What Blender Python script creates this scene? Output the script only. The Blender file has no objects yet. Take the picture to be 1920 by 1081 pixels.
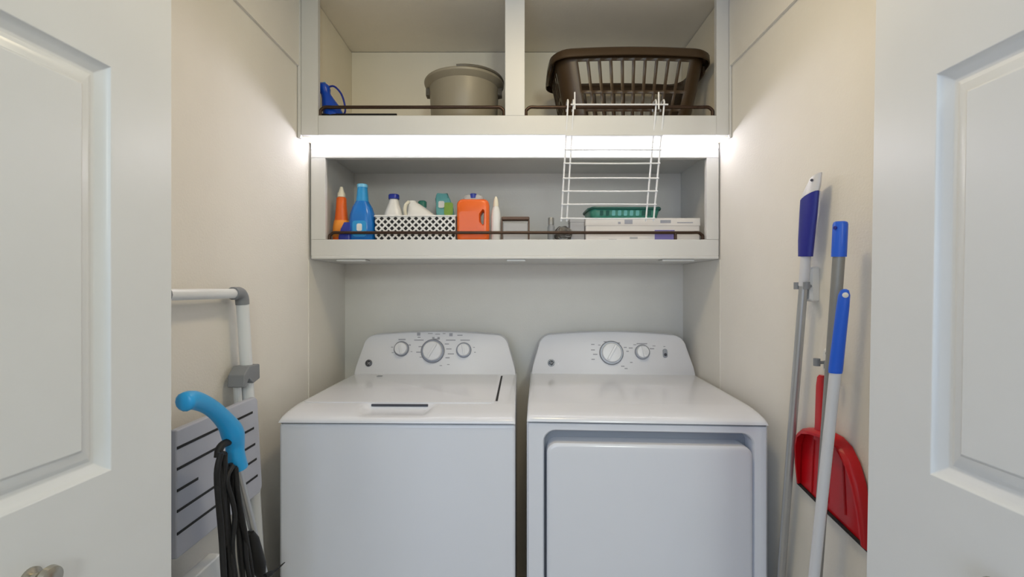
import bpy, bmesh, math, random
from mathutils import Vector, Matrix
random.seed(7)
R = math.radians
C = bpy.context.scene.collection
scene = bpy.context.scene

# ------------------------------------------------------------------ camera
F = 872.0            # focal length in pixels of the 1920 wide frame
H = 1.30             # eye height
cd = bpy.data.cameras.new('camera'); cam = bpy.data.objects.new('camera', cd); C.objects.link(cam)
cam.location = (0, 0, H); cam.rotation_euler = (R(90), 0, 0)
cd.sensor_width = 36; cd.lens = F/1920*36; cd.clip_start = 0.02
scene.camera = cam

# ------------------------------------------------------------------ world, lamps, exposure
w = bpy.data.worlds.new('world'); scene.world = w; w.use_nodes = True
w.node_tree.nodes['Background'].inputs[0].default_value = (0.80, 0.88, 1.0, 1)
w.node_tree.nodes['Background'].inputs[1].default_value = 0.4
scene.view_settings.view_transform = 'Standard'; scene.view_settings.look = 'None'
scene.view_settings.exposure = 0.0; scene.view_settings.gamma = 1; scene.view_settings.use_curve_mapping = False
LED = 19.0           # strength of the light strip's diffuser

def area(name, loc, rot, sx, sy, power, col):
    l = bpy.data.lights.new(name, 'AREA'); l.shape = 'RECTANGLE'; l.size = sx; l.size_y = sy
    l.energy = power; l.color = col
    o = bpy.data.objects.new(name, l); C.objects.link(o); o.location = loc; o.rotation_euler = rot
    return o
# daylight through the window of the room behind the camera, two added fill lights in that room,
# and the warm recessed lamp in the closet ceiling just inside the doors
area('window_daylight', (-0.70, -2.13, 1.40), (R(90), 0, R(-8)), 1.7, 1.6, 27.0, (0.62, 0.75, 1.0))
area('added_front_fill', (0.6, -2.10, 2.05), (R(90), 0, 0), 0.4, 0.4, 17.5, (0.90, 0.97, 0.92))  # added fill from behind the camera to brighten the upper bays, no known lamp
area('added_overhead_fill', (0.0, -0.75, 2.40), (0, 0, 0), 0.9, 0.9, 5.0, (0.70, 0.88, 1.0))  # added soft overhead fill for the closet front, no known fixture
area('closet_ceiling_lamp', (0.10, 1.00, 2.35), (0, 0, 0), 0.2, 0.2, 5.2, (1.0, 0.80, 0.48))

# ------------------------------------------------------------------ materials
def mat(name, col, rough=0.5, metal=0.0, var=0.03, scale=8.0, bump=0.0, bscale=120.0, emit=0.0, coat=0.0, trans=0.0):
    m = bpy.data.materials.new(name); m.use_nodes = True
    nt = m.node_tree; b = nt.nodes['Principled BSDF']
    b.inputs['Roughness'].default_value = rough; b.inputs['Metallic'].default_value = metal
    if coat: b.inputs['Coat Weight'].default_value = coat; b.inputs['Coat Roughness'].default_value = 0.08
    if trans: b.inputs['Transmission Weight'].default_value = trans
    tc = nt.nodes.new('ShaderNodeTexCoord')
    n = nt.nodes.new('ShaderNodeTexNoise'); n.inputs['Scale'].default_value = scale; n.inputs['Detail'].default_value = 3
    nt.links.new(tc.outputs['Object'], n.inputs['Vector'])
    mx = nt.nodes.new('ShaderNodeMix'); mx.data_type = 'RGBA'
    mx.inputs['A'].default_value = tuple(max(0, c*(1-var)) for c in col) + (1,)
    mx.inputs['B'].default_value = tuple(min(1, c*(1+var)) for c in col) + (1,)
    nt.links.new(n.outputs['Fac'], mx.inputs['Factor'])
    nt.links.new(mx.outputs['Result'], b.inputs['Base Color'])
    if bump:
        n2 = nt.nodes.new('ShaderNodeTexNoise'); n2.inputs['Scale'].default_value = bscale; n2.inputs['Detail'].default_value = 2
        nt.links.new(tc.outputs['Object'], n2.inputs['Vector'])
        bp = nt.nodes.new('ShaderNodeBump'); bp.inputs['Strength'].default_value = bump; bp.inputs['Distance'].default_value = 0.002
        nt.links.new(n2.outputs['Fac'], bp.inputs['Height']); nt.links.new(bp.outputs['Normal'], b.inputs['Normal'])
    if emit:
        b.inputs['Emission Color'].default_value = (0.88, 0.87, 1.0, 1); b.inputs['Emission Strength'].default_value = emit
    return m
def s2l(r, g, b):
    f = lambda v: (v/255/12.92 if v <= 10 else ((v/255+0.055)/1.055)**2.4)
    return (f(r), f(g), f(b))
M = {}
M['wall']    = mat('cream_wall_paint', s2l(233, 230, 223), 0.75, bump=0.25, bscale=160)
M['ceil']    = mat('ceiling_paint', s2l(246, 240, 228), 0.8, bump=0.2)
M['inner']   = mat('brightened_bay_paint', s2l(247, 238, 217), 0.7, bump=0.1)  # light put into the colour: paler and warmer to lift the dim upper bays
M['floor']   = mat('floor_tile', s2l(190, 180, 165), 0.45, var=0.08)
M['cab']     = mat('white_cabinet_paint', s2l(216, 216, 214), 0.45, bump=0.05)
M['door']    = mat('white_door_paint', s2l(226, 229, 232), 0.32, bump=0.05, bscale=60)
M['enamel']  = mat('white_enamel', s2l(224, 227, 236), 0.22, var=0.01, coat=0.3)
M['panel']   = mat('white_panel_plastic', s2l(222, 224, 231), 0.35, var=0.01)
M['pocket']  = mat('grey_pocket_plastic', s2l(150, 156, 166), 0.4)
M['knobring']= mat('grey_dial_ring', s2l(140, 143, 152), 0.35, metal=0.4)
M['knob']    = mat('white_dial', s2l(224, 226, 232), 0.3)
M['print']   = mat('grey_print', s2l(158, 160, 170), 0.6)
M['printd']  = mat('dark_print', s2l(62, 64, 74), 0.6)
M['badge']   = mat('dark_badge', s2l(52, 55, 62), 0.3, metal=0.5)
M['silver']  = mat('silver_trim', s2l(200, 202, 206), 0.25, metal=0.8)
M['gap']     = mat('black_gap', s2l(30, 31, 34), 0.7)
M['bronze']  = mat('dark_bronze', s2l(66, 48, 36), 0.35, metal=0.6, var=0.1)
M['brown']   = mat('brown_plastic', s2l(66, 49, 30), 0.38, var=0.06)
M['tub']     = mat('grey_tub_plastic', s2l(150, 142, 124), 0.4, var=0.03)
M['tubd']    = mat('dark_tub_plastic', s2l(104, 98, 86), 0.4)
M['led']     = mat('led_diffuser', (1, .97, .9), 0.5, emit=LED)
M['wire']    = mat('white_wire', s2l(232, 233, 236), 0.35)
M['orange']  = mat('orange_plastic', s2l(230, 102, 28), 0.3, var=0.06)
M['yellow']  = mat('orange_yellow_label', s2l(240, 150, 50), 0.45, var=0.15, scale=40)
M['bluebot'] = mat('blue_plastic', s2l(14, 112, 196), 0.25, var=0.05)
M['ltblue']  = mat('light_blue_plastic', s2l(120, 195, 235), 0.3)
M['midblue'] = mat('mid_blue_plastic', s2l(40, 150, 215), 0.3)
M['navy']    = mat('navy_plastic', s2l(28, 48, 150), 0.3)
M['cobalt']  = mat('cobalt_plastic', s2l(16, 74, 190), 0.25, var=0.08)
M['navygrip']= mat('dark_blue_grip', s2l(26, 34, 140), 0.4)
M['royal']   = mat('royal_blue_plastic', s2l(30, 96, 220), 0.35)
M['sky']     = mat('bright_blue_plastic', s2l(40, 160, 226), 0.35)
M['whitep']  = mat('white_plastic', s2l(226, 226, 224), 0.35)
M['cream']   = mat('cream_plastic', s2l(230, 224, 205), 0.35)
M['teal']    = mat('teal_plastic', s2l(58, 132, 116), 0.35, var=0.08)
M['teald']   = mat('dark_teal_plastic', s2l(30, 88, 80), 0.35)
M['green']   = mat('green_label', s2l(130, 170, 60), 0.45, var=0.25, scale=60)
M['seafoam'] = mat('seafoam_plastic', s2l(110, 180, 180), 0.4, var=0.1, scale=30)
M['purple']  = mat('purple_print', s2l(120, 112, 178), 0.5)
M['card']    = mat('white_cardboard', s2l(222, 218, 214), 0.6)
M['greybox'] = mat('grey_carton', s2l(172, 172, 174), 0.5)
M['glass']   = mat('grey_glass', s2l(175, 180, 186), 0.15, trans=0.5)
M['steelw']  = mat('dark_steel_wool', s2l(96, 94, 90), 0.45, metal=0.5, var=0.3, scale=60, bump=0.6, bscale=200)
M['brownw']  = mat('dark_brown_wood', s2l(92, 66, 50), 0.5, var=0.2, scale=30)
M['black']   = mat('black_rubber', s2l(14, 14, 16), 0.6)
M['alu']     = mat('aluminium', s2l(186, 188, 190), 0.35, metal=0.7)
M['steel']   = mat('grey_steel', s2l(150, 150, 148), 0.4, metal=0.5)
M['polew']   = mat('white_pole_coating', s2l(214, 215, 220), 0.35)
M['whitetube']= mat('white_ladder_enamel', s2l(226, 230, 234), 0.3)
M['hinge']   = mat('grey_hinge_plastic', s2l(132, 136, 142), 0.5, var=0.08)
M['tread']   = mat('grey_step_plastic', s2l(184, 188, 202), 0.5, var=0.03)
M['red']     = mat('red_plastic', s2l(196, 16, 28), 0.28, var=0.06)
M['pulll']   = mat('brushed_nickel', s2l(176, 172, 160), 0.25, metal=0.9)

# ------------------------------------------------------------------ helpers
W = {}
def at(px, py, D):
    """world point seen at pixel px,py at distance D from the eye plane"""
    return Vector(((px-960)*D/F, D, H-(py-540)*D/F))
def atx(px, py, X):
    return at(px, py, X*F/(px-960))
def tag(o, label=None, cat=None, group=None, kind=None):
    if label: o['label'] = label
    if cat: o['category'] = cat
    if group: o['group'] = group
    if kind: o['kind'] = kind
    return o
def thing(name, label, cat, loc=(0,0,0), rotz=0, group=None, kind=None, rot=None):
    o = bpy.data.objects.new(name, None); C.objects.link(o); o.empty_display_size = 0.05
    o.location = loc; o.rotation_euler = rot if rot else (0, 0, rotz)
    W[o.name] = Matrix.LocRotScale(Vector(loc), o.rotation_euler, None)
    return tag(o, label, cat, group, kind)
def obj(name, bm, m, parent=None, world=False, bevel=0, seg=2, angle=35, smooth=True, solid=0):
    if world and parent is not None:
        bmesh.ops.transform(bm, matrix=W[parent.name].inverted(), verts=bm.verts)
    bmesh.ops.recalc_face_normals(bm, faces=bm.faces)
    me = bpy.data.meshes.new(name); bm.to_mesh(me); bm.free()
    me.materials.append(M[m])
    o = bpy.data.objects.new(name, me); C.objects.link(o)
    if parent is not None:
        o.parent = parent; W[o.name] = W[parent.name]
    else: W[o.name] = Matrix.Identity(4)
    if smooth:
        me.polygons.foreach_set('use_smooth', [True]*len(me.polygons))
    if solid:
        md = o.modifiers.new('solid', 'SOLIDIFY'); md.thickness = solid; md.offset = 0
    if bevel:
        md = o.modifiers.new('bevel', 'BEVEL'); md.width = bevel; md.segments = seg; md.limit_method = 'ANGLE'
        md.angle_limit = R(30); md.harden_normals = True
    elif smooth:
        me.set_sharp_from_angle(angle=R(angle))
    return o
def B(): return bmesh.new()
def box(bm, x0, x1, y0, y1, z0, z1):
    v = [bm.verts.new(p) for p in ((x0,y0,z0),(x1,y0,z0),(x1,y1,z0),(x0,y1,z0),(x0,y0,z1),(x1,y0,z1),(x1,y1,z1),(x0,y1,z1))]
    for f in ((3,2,1,0),(4,5,6,7),(0,1,5,4),(1,2,6,5),(2,3,7,6),(3,0,4,7)): bm.faces.new([v[i] for i in f])
    return bm
def loft(bm, rings, cap0=True, cap1=True, closed=True):
    vs = [[bm.verts.new(p) for p in r] for r in rings]
    n = len(vs[0])
    for a, b in zip(vs, vs[1:]):
        for i in range(n if closed else n-1):
            j = (i+1) % n
            bm.faces.new((a[i], a[j], b[j], b[i]))
    if cap0: bm.faces.new(vs[0][::-1])
    if cap1: bm.faces.new(vs[-1])
    return bm
def tube(bm, pts, r, n=8):
    pts = [Vector(p) for p in pts]
    rs = r if isinstance(r, (list, tuple)) else [r]*len(pts)
    t0 = (pts[1]-pts[0]).normalized()
    up = Vector((0,0,1)) if abs(t0.z) < 0.9 else Vector((1,0,0))
    u = t0.cross(up).normalized(); rings = []
    for i, p in enumerate(pts):
        if i == 0: t = t0
        elif i == len(pts)-1: t = (pts[i]-pts[i-1]).normalized()
        else: t = ((pts[i]-pts[i-1]).normalized() + (pts[i+1]-pts[i]).normalized()).normalized()
        u = (u - t*u.dot(t)).normalized(); v = t.cross(u)
        rings.append([p + (u*math.cos(2*math.pi*k/n) + v*math.sin(2*math.pi*k/n))*rs[i] for k in range(n)])
    return loft(bm, rings)
def curve(pts, n=6):
    """Catmull-Rom through the points"""
    P = [Vector(p) for p in pts]; P = [P[0]*2-P[1]] + P + [P[-1]*2-P[-2]]; out = []
    for i in range(1, len(P)-2):
        for k in range(n):
            t = k/n; a, b, c, d = P[i-1], P[i], P[i+1], P[i+2]
            out.append(0.5*((2*b) + (c-a)*t + (2*a-5*b+4*c-d)*t*t + (3*b-a-3*c+d)*t**3))
    out.append(P[-2]); return out
def lathe(bm, prof, c=(0,0,0), n=32, axis=Vector((0,0,1)), cap0=True, cap1=True):
    axis = Vector(axis).normalized()
    up = Vector((0,0,1)) if abs(axis.z) < 0.9 else Vector((1,0,0))
    u = axis.cross(up).normalized(); v = axis.cross(u); c = Vector(c)
    return loft(bm, [[c + axis*z + (u*math.cos(2*math.pi*k/n) + v*math.sin(2*math.pi*k/n))*r for k in range(n)] for r, z in prof], cap0, cap1)
def rrect(cx, cy, z, hx, hy, r, n=4):
    out = []
    for sx, sy, a0 in ((1,1,0),(-1,1,90),(-1,-1,180),(1,-1,270)):
        for k in range(n+1):
            a = R(a0 + 90*k/n)
            out.append(Vector((cx+sx*(hx-r)+r*math.cos(a), cy+sy*(hy-r)+r*math.sin(a), z)))
    return out
def prism(bm, pts, d):
    """polygon of 3-D points pushed along vector d"""
    d = Vector(d); return loft(bm, [[Vector(p) for p in pts], [Vector(p)+d for p in pts]])
def wallbox(name, *a, m='wall'):
    return tag(obj(name, box(B(), *a), m, smooth=False), kind='structure')

# ------------------------------------------------------------------ the closet and the room in front of it
XL, XR, YB = -0.757, 0.775, 2.10
YF0, YF1, CZ = 0.80, 0.91, 2.365
wallbox('wall_back', XL-0.1, XR+0.1, YB, YB+0.1, 0, 2.5)
wallbox('wall_left', XL-0.1, XL, YF1, YB, 0, 2.5)
wallbox('wall_right', XR, XR+0.1, YF1, YB, 0, 2.5)
bm = B(); box(bm, -1.9, -0.68, YF0, YF1, 0, 2.5); box(bm, 0.72, 1.9, YF0, YF1, 0, 2.5); box(bm, -0.68, 0.72, YF0, YF1, 2.36, 2.5)
tag(obj('wall_front', bm, 'wall', smooth=False), kind='structure')
wallbox('ceiling', XL, XR, YF1, YB, CZ, CZ+0.1, m='ceil')
wallbox('ceiling_room', -1.9, 1.9, -2.2, YF0, 2.44, 2.54, m='ceil')
wallbox('floor', -2.0, 2.0, -2.3, YB+0.1, -0.1, 0, m='floor')
wallbox('wall_room_left', -2.0, -1.9, -2.2, YF0, 0, 2.44)
wallbox('wall_room_right', 1.9, 2.0, -2.2, YF0, 0, 2.44)
wallbox('wall_room_back', -2.0, 2.0, -2.3, -2.2, 0, 2.44)
# board lining the top of both side walls, its lower edge drawn as a line
wallbox('trim_1', XL, XL+0.008, YF1, 1.642, 2.083, CZ)
wallbox('trim_2', XR-0.008, XR, YF1, 1.642, 2.083, CZ)
# thin side panels running down from the lower cabinet
wallbox('trim_3', XL, XL+0.003, 1.728, YB, 0, 1.408)
wallbox('trim_4', XR-0.003, XR, 1.728, YB, 0, 1.408)
wallbox('baseboard_left', XL, XL+0.012, YF1, 1.72, 0, 0.09, m='cab')
wallbox('baseboard_right', XR-0.012, XR, YF1, 1.72, 0, 0.09, m='cab')

# ------------------------------------------------------------------ upper cabinet
UY = 1.642; USH = 1.912; UB = 1.842
t = thing('upper_cabinet', 'white open shelf cabinet above the light strip, divided into two bays under the ceiling', 'cabinet', (0, UY, UB))
def bx(name, m, par, *a, bevel=0.0015):
    return obj(name, box(B(), *a), m, par, world=True, bevel=bevel, seg=1)
bx('bottom_rail', 'cab', t, -0.685, 0.722, UY, UY+0.02, UB, USH-0.001)
bx('stile', 'cab', t, -0.745, -0.685, UY, UY+0.02, UB, CZ-0.002)
bx('stile', 'cab', t, 0.722, 0.766, UY, UY+0.02, UB, CZ-0.002)
bx('stile', 'cab', t, -0.0245, 0.045, UY-0.001, UY+0.02, USH-0.002, CZ-0.002)
bx('scribe_moulding', 'cab', t, XL+0.0005, -0.745, UY-0.006, UY+0.012, UB-0.012, 2.36, bevel=0.003)
bx('scribe_moulding', 'cab', t, 0.766, XR-0.0005, UY-0.006, UY+0.012, UB-0.012, 2.36, bevel=0.003)
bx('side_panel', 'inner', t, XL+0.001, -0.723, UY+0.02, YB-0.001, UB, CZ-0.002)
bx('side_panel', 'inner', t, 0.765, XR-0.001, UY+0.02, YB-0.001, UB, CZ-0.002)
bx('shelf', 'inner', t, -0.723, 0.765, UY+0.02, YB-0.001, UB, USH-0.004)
bx('brightening_back_panel', 'inner', t, -0.723, 0.765, YB-0.005, YB-0.001, USH-0.004, CZ-0.002)  # added sheet over the back wall, carries the brightened bay colour
bx('divider', 'cab', t, 0.001, 0.019, UY+0.02, YB-0.001, USH-0.004, CZ-0.002)
def guard(par, x0, x1, y, z0, z1, posts=()):
    r = 0.0058; b = B()
    tube(b, curve([(x0, y, z0), (x0, y, z0+(z1-z0)*0.55), (x0+0.004, y, z1-0.008), (x0+0.016, y, z1), (x0+0.04, y, z1)], 4)
         + curve([(x1-0.04, y, z1), (x1-0.016, y, z1), (x1-0.004, y, z1-0.008), (x1, y, z0+(z1-z0)*0.55), (x1, y, z0)], 4), r, 10)
    g = obj('guard_rail', b, 'bronze', par, world=True, angle=60); g['label'] = 'dark bronze guard rail'
    for p in posts:
        obj('rail_post', tube(B(), [(p, y, z0), (p, y, z1)], r, 10), 'bronze', g, world=True)
    return g
guard(t, -0.682, -0.029, UY+0.014, USH-0.001, 1.945)
guard(t, 0.050, 0.714, UY+0.014, USH-0.001, 1.945)

# ------------------------------------------------------------------ lower cabinet
LY = 1.728; LSH = 1.482; LB = 1.409
t = thing('lower_cabinet', 'white open wall cabinet with one wide bay, mounted under the light strip', 'cabinet', (0, LY, LB))
bx('bottom_rail', 'cab', t, -0.747, 0.7685, LY, LY+0.02, LB+0.012, LSH)
bx('top_rail', 'cab', t, -0.747, 0.7685, LY, LY+0.02, 1.785, UB-0.001)
bx('stile', 'cab', t, -0.747, -0.694, LY-0.0005, LY+0.02, LSH, 1.785)
bx('stile', 'cab', t, 0.723, 0.7685, LY-0.0005, LY+0.02, LSH, 1.785)
bx('side_panel', 'cab', t, XL+0.001, -0.712, LY+0.02, YB-0.001, LB, UB-0.001)
bx('side_panel', 'cab', t, 0.762, XR-0.001, LY+0.02, YB-0.001, LB, UB-0.001)
bx('top_panel', 'cab', t, -0.712, 0.762, LY+0.02, YB-0.001, 1.818, UB-0.001)
bx('bottom_panel', 'cab', t, -0.745, 0.767, LY-0.006, LY+0.02, LB, LB+0.012, bevel=0.003)
bx('shelf', 'cab', t, -0.712, 0.762, LY+0.02, YB-0.001, LB, LSH-0.006)
for x0, x1 in ((-0.655, -0.545), (-0.02, 0.05), (0.56, 0.68)):
    bx('mounting_block', 'cab', t, x0, x1, LY+0.004, LY+0.06, LB-0.008, LB, bevel=0.002)
g = guard(t, -0.683, 0.714, LY+0.014, LSH-0.001, 1.509, (0.612,))
# light strip
t = thing('light_strip', 'glowing white LED strip light running the full width between the two cabinets', 'light', (0, LY-0.006, 1.812))
bx('housing', 'cab', t, -0.745, 0.765, LY-0.004, LY-0.0005, 1.8155, 1.8385)
bx('diffuser', 'led', t, -0.742, 0.762, LY-0.010, LY-0.004, 1.8155, 1.838, bevel=0.002)

# ------------------------------------------------------------------ bifold doors
def leaf_bm(Wd, Hh, T, panels):
    """leaf in local x (0..Wd), z (0..Hh), face at y=0 looking to -y, moulded panels let in"""
    bm = B()
    xs = sorted({0, Wd, panels[0][0], panels[0][1]}); zs = sorted({0, Hh} | {p[2] for p in panels} | {p[3] for p in panels})
    rings = ((0, 0), (0.002, 0.004), (0.007, 0.0075), (0.015, 0.0125), (0.020, 0.0125), (0.026, 0.009), (0.041, 0.0035), (0.043, 0.001))
    key = {}
    def V(x, y, z):
        k = (round(x,5), round(y,5), round(z,5))
        if k not in key: key[k] = bm.verts.new((x, y, z))
        return key[k]
    def q(*p): bm.faces.new([V(*a) for a in p])
    for i in range(len(xs)-1):
        for j in range(len(zs)-1):
            x0, x1, z0, z1 = xs[i], xs[i+1], zs[j], zs[j+1]
            if any(abs(p[0]-x0)<1e-6 and abs(p[2]-z0)<1e-6 for p in panels):
                rr = [[(x0+a, y, z0+a), (x1-a, y, z0+a), (x1-a, y, z1-a), (x0+a, y, z1-a)] for a, y in rings]
                for a, b in zip(rr, rr[1:]):
                    for k in range(4): q(a[k], a[(k+1)%4], b[(k+1)%4], b[k])
                q(*rr[-1])
            else: q((x0,0,z0),(x1,0,z0),(x1,0,z1),(x0,0,z1))
    # sides and back
    bz = zs
    for j in range(len(zs)-1):
        q((0,0,zs[j]),(0,T,zs[j]),(0,T,zs[j+1]),(0,0,zs[j+1])); q((Wd,0,zs[j]),(Wd,T,zs[j]),(Wd,T,zs[j+1]),(Wd,0,zs[j+1]))
    for i in range(len(xs)-1):
        q((xs[i],0,0),(xs[i+1],0,0),(xs[i+1],T,0),(xs[i],T,0)); q((xs[i],0,Hh),(xs[i+1],0,Hh),(xs[i+1],T,Hh),(xs[i],T,Hh))
        for j in range(len(zs)-1): q((xs[i],T,zs[j]),(xs[i+1],T,zs[j]),(xs[i+1],T,zs[j+1]),(xs[i],T,zs[j+1]))
    return bm
def bifold(name, side, far, direction, lean, ptop, pbot, label):
    """far: XY of the far edge of the leaf we see; local +x of the leaf runs towards the viewer"""
    Wd, Hh, T = 0.44, 2.335, 0.034
    root = thing(name, label, 'door', (far[0], far[1], 0.012), kind='structure')
    for k in range(2):
        xb = Wd-0.105; pans = [(0.115, xb, 0.22, pbot-0.19), (0.115, xb, pbot, ptop), (0.115, xb, ptop+0.24, Hh-0.11)]
        b = leaf_bm(Wd, Hh, T, pans)
        d = Vector((direction[0], direction[1], 0)).normalized()
        out = Vector((side, 0, 0))                       # from the seen face into the door
        out = (out - d*out.dot(d)).normalized()
        m = Matrix(((d.x, out.x, 0), (d.y, out.y, 0), (0, 0, 1))).to_4x4()
        bmesh.ops.transform(b, matrix=m, verts=b.verts)
        off = out*(T+0.006)*k
        sh = Matrix.Identity(4)
        for v in b.verts:
            v.co += off; v.co.x += lean*(v.co.z-1.30)
        lf = obj('leaf', b, 'door', root, bevel=0.0015, seg=1)
        if k == 0:
            base = d*0.225 + Vector((lean*(-0.366), 0, 0.942 - 0.012))
            kb = lathe(B(), [(0.013, 0), (0.013, 0.003), (0.007, 0.006), (0.006, 0.012), (0.012, 0.017), (0.0155, 0.023), (0.014, 0.029), (0.008, 0.032)], base, 24, -out)
            kk = obj('knob', kb, 'pulll', lf); kk['label'] = 'brushed nickel knob'
bifold('door_1', -1, (-0.585, 0.800), (-0.05, -1.0), 0.0, 1.614, 1.021, 'white folded bifold door with moulded panels on the left of the closet')
bifold('door_2', 1, (0.598, 0.775), (0.0, -1.0), 0.0165, 1.592, 1.025, 'white folded bifold door with moulded panels on the right of the closet')

# ------------------------------------------------------------------ washer and dryer
WD, BH = 0.343, 0.912
def deck_prof():
    return [(0.000, BH), (0.0005, BH+0.005), (0.006, BH+0.011), (0.02, BH+0.017), (0.045, BH+0.0225), (0.08, BH+0.027), (0.108, BH+0.029),
            (0.118, BH+0.0296), (0.18, BH+0.0302), (0.35, BH+0.031), (0.56, BH+0.031), (0.66, BH+0.031)]
def deck(root, scoop=None):
    """moulded top: profile swept across x with rounded side edges; optional finger scoop in the front slope"""
    prof = deck_prof(); bm = B()
    xs = [-WD, -WD+0.001, -WD+0.004, -WD+0.010, -WD+0.02] + [ -WD+0.02 + (2*WD-0.04)*k/60 for k in range(1, 60)] + [WD-0.02, WD-0.010, WD-0.004, WD-0.001, WD]
    drop = {0: 0.009, 1: 0.0055, 2: 0.0025, 3: 0.0006}
    def sst(a, b, x):
        q = max(0, min(1, (x-a)/(b-a))); return q*q*(3-2*q)
    rows = []
    for i, x in enumerate(xs):
        e = min(i, len(xs)-1-i); dz = drop.get(e, 0)
        col = []
        for (y, z) in prof:
            zz = max(BH, z-dz); 
            if scoop:
                c, hw = scoop
                k = 1-sst(hw-0.008, hw+0.020, abs(x-c))
                dpt = 0.017*k*sst(0.004, 0.075, y) if y < 0.112 else 0
                zz -= dpt
            col.append(bm.verts.new((x, y, zz)))
        col.append(bm.verts.new((x, 0.66, BH))); rows.append(col)
    for a, b in zip(rows, rows[1:]):
        for k in range(len(a)-1): bm.faces.new((a[k], b[k], b[k+1], a[k+1]))
    bm.faces.new(rows[0]); bm.faces.new(rows[-1][::-1])
    return obj('top_deck', bm, 'enamel', root, angle=50)
PB, PT = 0.600, 0.640          # console front: y at its foot and at its top
def cy(z): return PB + (PT-PB)*(z-0.940)/0.180
def console(root, topz=1.118):
    def outline(ins, n=7):
        pts = [(-WD+0.004+ins, 0.940+0), (-WD+0.010+ins, 0.975)]
        r = 0.055; xa = -WD+0.040+ins; zt = topz-0.014-ins
        for k in range(n+1):
            a = R(172 - 82*k/n); pts.append((xa+r*(1+math.cos(a))-0.006, zt-r+r*math.sin(a)))
        for k in range(1, 8):
            u = k/8; x = (xa+r) + (-(xa+r)*2)*u; pts.append((x, zt + 0.012*(1-(2*u-1)**2)))
        pts += [(-x, z) for x, z in pts[n+2::-1]]
        return pts
    full = outline(0); ins = outline(0.006); bm = B()
    rings = [[Vector((x, 0.70, z)) for x, z in full],
             [Vector((x, cy(z)+0.012, z)) for x, z in full],
             [Vector((x*0.997, cy(z)+0.003, z-0.001)) for x, z in full],
             [Vector((x, cy(z), z)) for x, z in ins]]
    loft(bm, rings)
    return obj('control_panel', bm, 'panel', root, angle=40)
NRM = Vector((0, -0.180, 0.040)).normalized()   # console face normal (towards the viewer, slightly up)
UPV = Vector((0, 0.040, 0.180)).normalized()
def onp(x, z, out=0.0): return Vector((x, cy(z), z)) + NRM*out
def dial(panel, x, z, r, main=True):
    ring = obj('dial_ring', lathe(B(), [(r, 0.0003), (r, 0.004), (r*0.93, 0.0065), (r*0.80, 0.0065)], onp(x, z), 40, NRM), 'knobring', panel)
    k = obj('dial', lathe(B(), [(r*0.82, 0.003), (r*0.80, 0.017), (r*0.74, 0.021), (r*0.3, 0.022)], onp(x, z), 40, NRM), 'knob', panel)
    b = B(); p0 = onp(x, z, 0.021)
    ug = Vector((1, 0, 0)); a = R(60 if main else 100)
    dirv = ug*math.cos(a) + UPV*math.sin(a); per = ug*-math.sin(a) + UPV*math.cos(a)
    prism(b, [p0+dirv*r*0.68+per*r*0.09, p0-dirv*r*0.68+per*r*0.09, p0-dirv*r*0.68-per*r*0.09, p0+dirv*r*0.68-per*r*0.09], NRM*(0.007 if main else 0.006))
    obj('pointer_grip', b, 'knob', k, bevel=0.001, seg=1)
    return ring
def strokes(panel, items, m='print', name='printed_markings'):
    b = B()
    for x, z, wd, ht in items:
        p = onp(x, z, 0.0002)
        prism(b, [p+Vector((-wd/2,0,0))-UPV*ht/2, p+Vector((wd/2,0,0))-UPV*ht/2, p+Vector((wd/2,0,0))+UPV*ht/2, p+Vector((-wd/2,0,0))+UPV*ht/2], NRM*0.0004)
    o = tag(obj(name, b, m, panel, smooth=False), kind='stuff'); return o
def emblem(panel, x, z):
    e = obj('badge', lathe(B(), [(0.0145, 0.0), (0.0145, 0.002), (0.013, 0.003)], onp(x, z), 32, NRM), 'badge', panel)
    b = B(); ug = Vector((1,0,0)); p = onp(x, z, 0.0033)
    tube(b, [p + (ug*math.cos(R(a)) + UPV*math.sin(R(a)))*0.0118 for a in range(0, 361, 20)], 0.0006, 5)
    pts = [(-0.007,-0.002),(-0.003,0.006),(-0.001,0.001),(-0.005,-0.005),(-0.0005,-0.0055),(0.002,0.001),(0.006,0.005),(0.004,0.0005),(0.002,-0.001),(0.005,-0.0055),(0.008,-0.001)]
    tube(b, curve([p + ug*u + UPV*v for u, v in pts], 3), 0.0007, 5)
    obj('badge_monogram', b, 'silver', e)
    # pale swoosh of small print beside the badge
    strokes(panel, [(x+0.030, z-0.004, 0.004, 0.008), (x+0.035, z-0.012, 0.008, 0.0025)], 'knob', 'small_print')
def legs(root):
    for sx in (-1, 1):
        for y in (0.06, 0.60):
            obj('foot', lathe(B(), [(0.02, 0), (0.022, 0.008), (0.012, 0.012), (0.012, 0.03)], (sx*0.29, y, 0), 16), 'black', root)

# washer
t = thing('washing_machine', 'white top loading washing machine with three dials, left of the pair', 'washing machine', (-0.3335, 1.3385, 0), R(-1.0))
obj('body', box(B(), -WD, WD, 0.004, 0.66, 0.025, BH-0.003), 'enamel', t, bevel=0.010, seg=3)
obj('seam', box(B(), -WD+0.004, WD-0.004, 0.009, 0.655, BH-0.004, BH+0.0015), 'gap', t)
dk = deck(t, scoop=(-0.020, 0.096))
legs(t)
cp = console(t)
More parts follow.
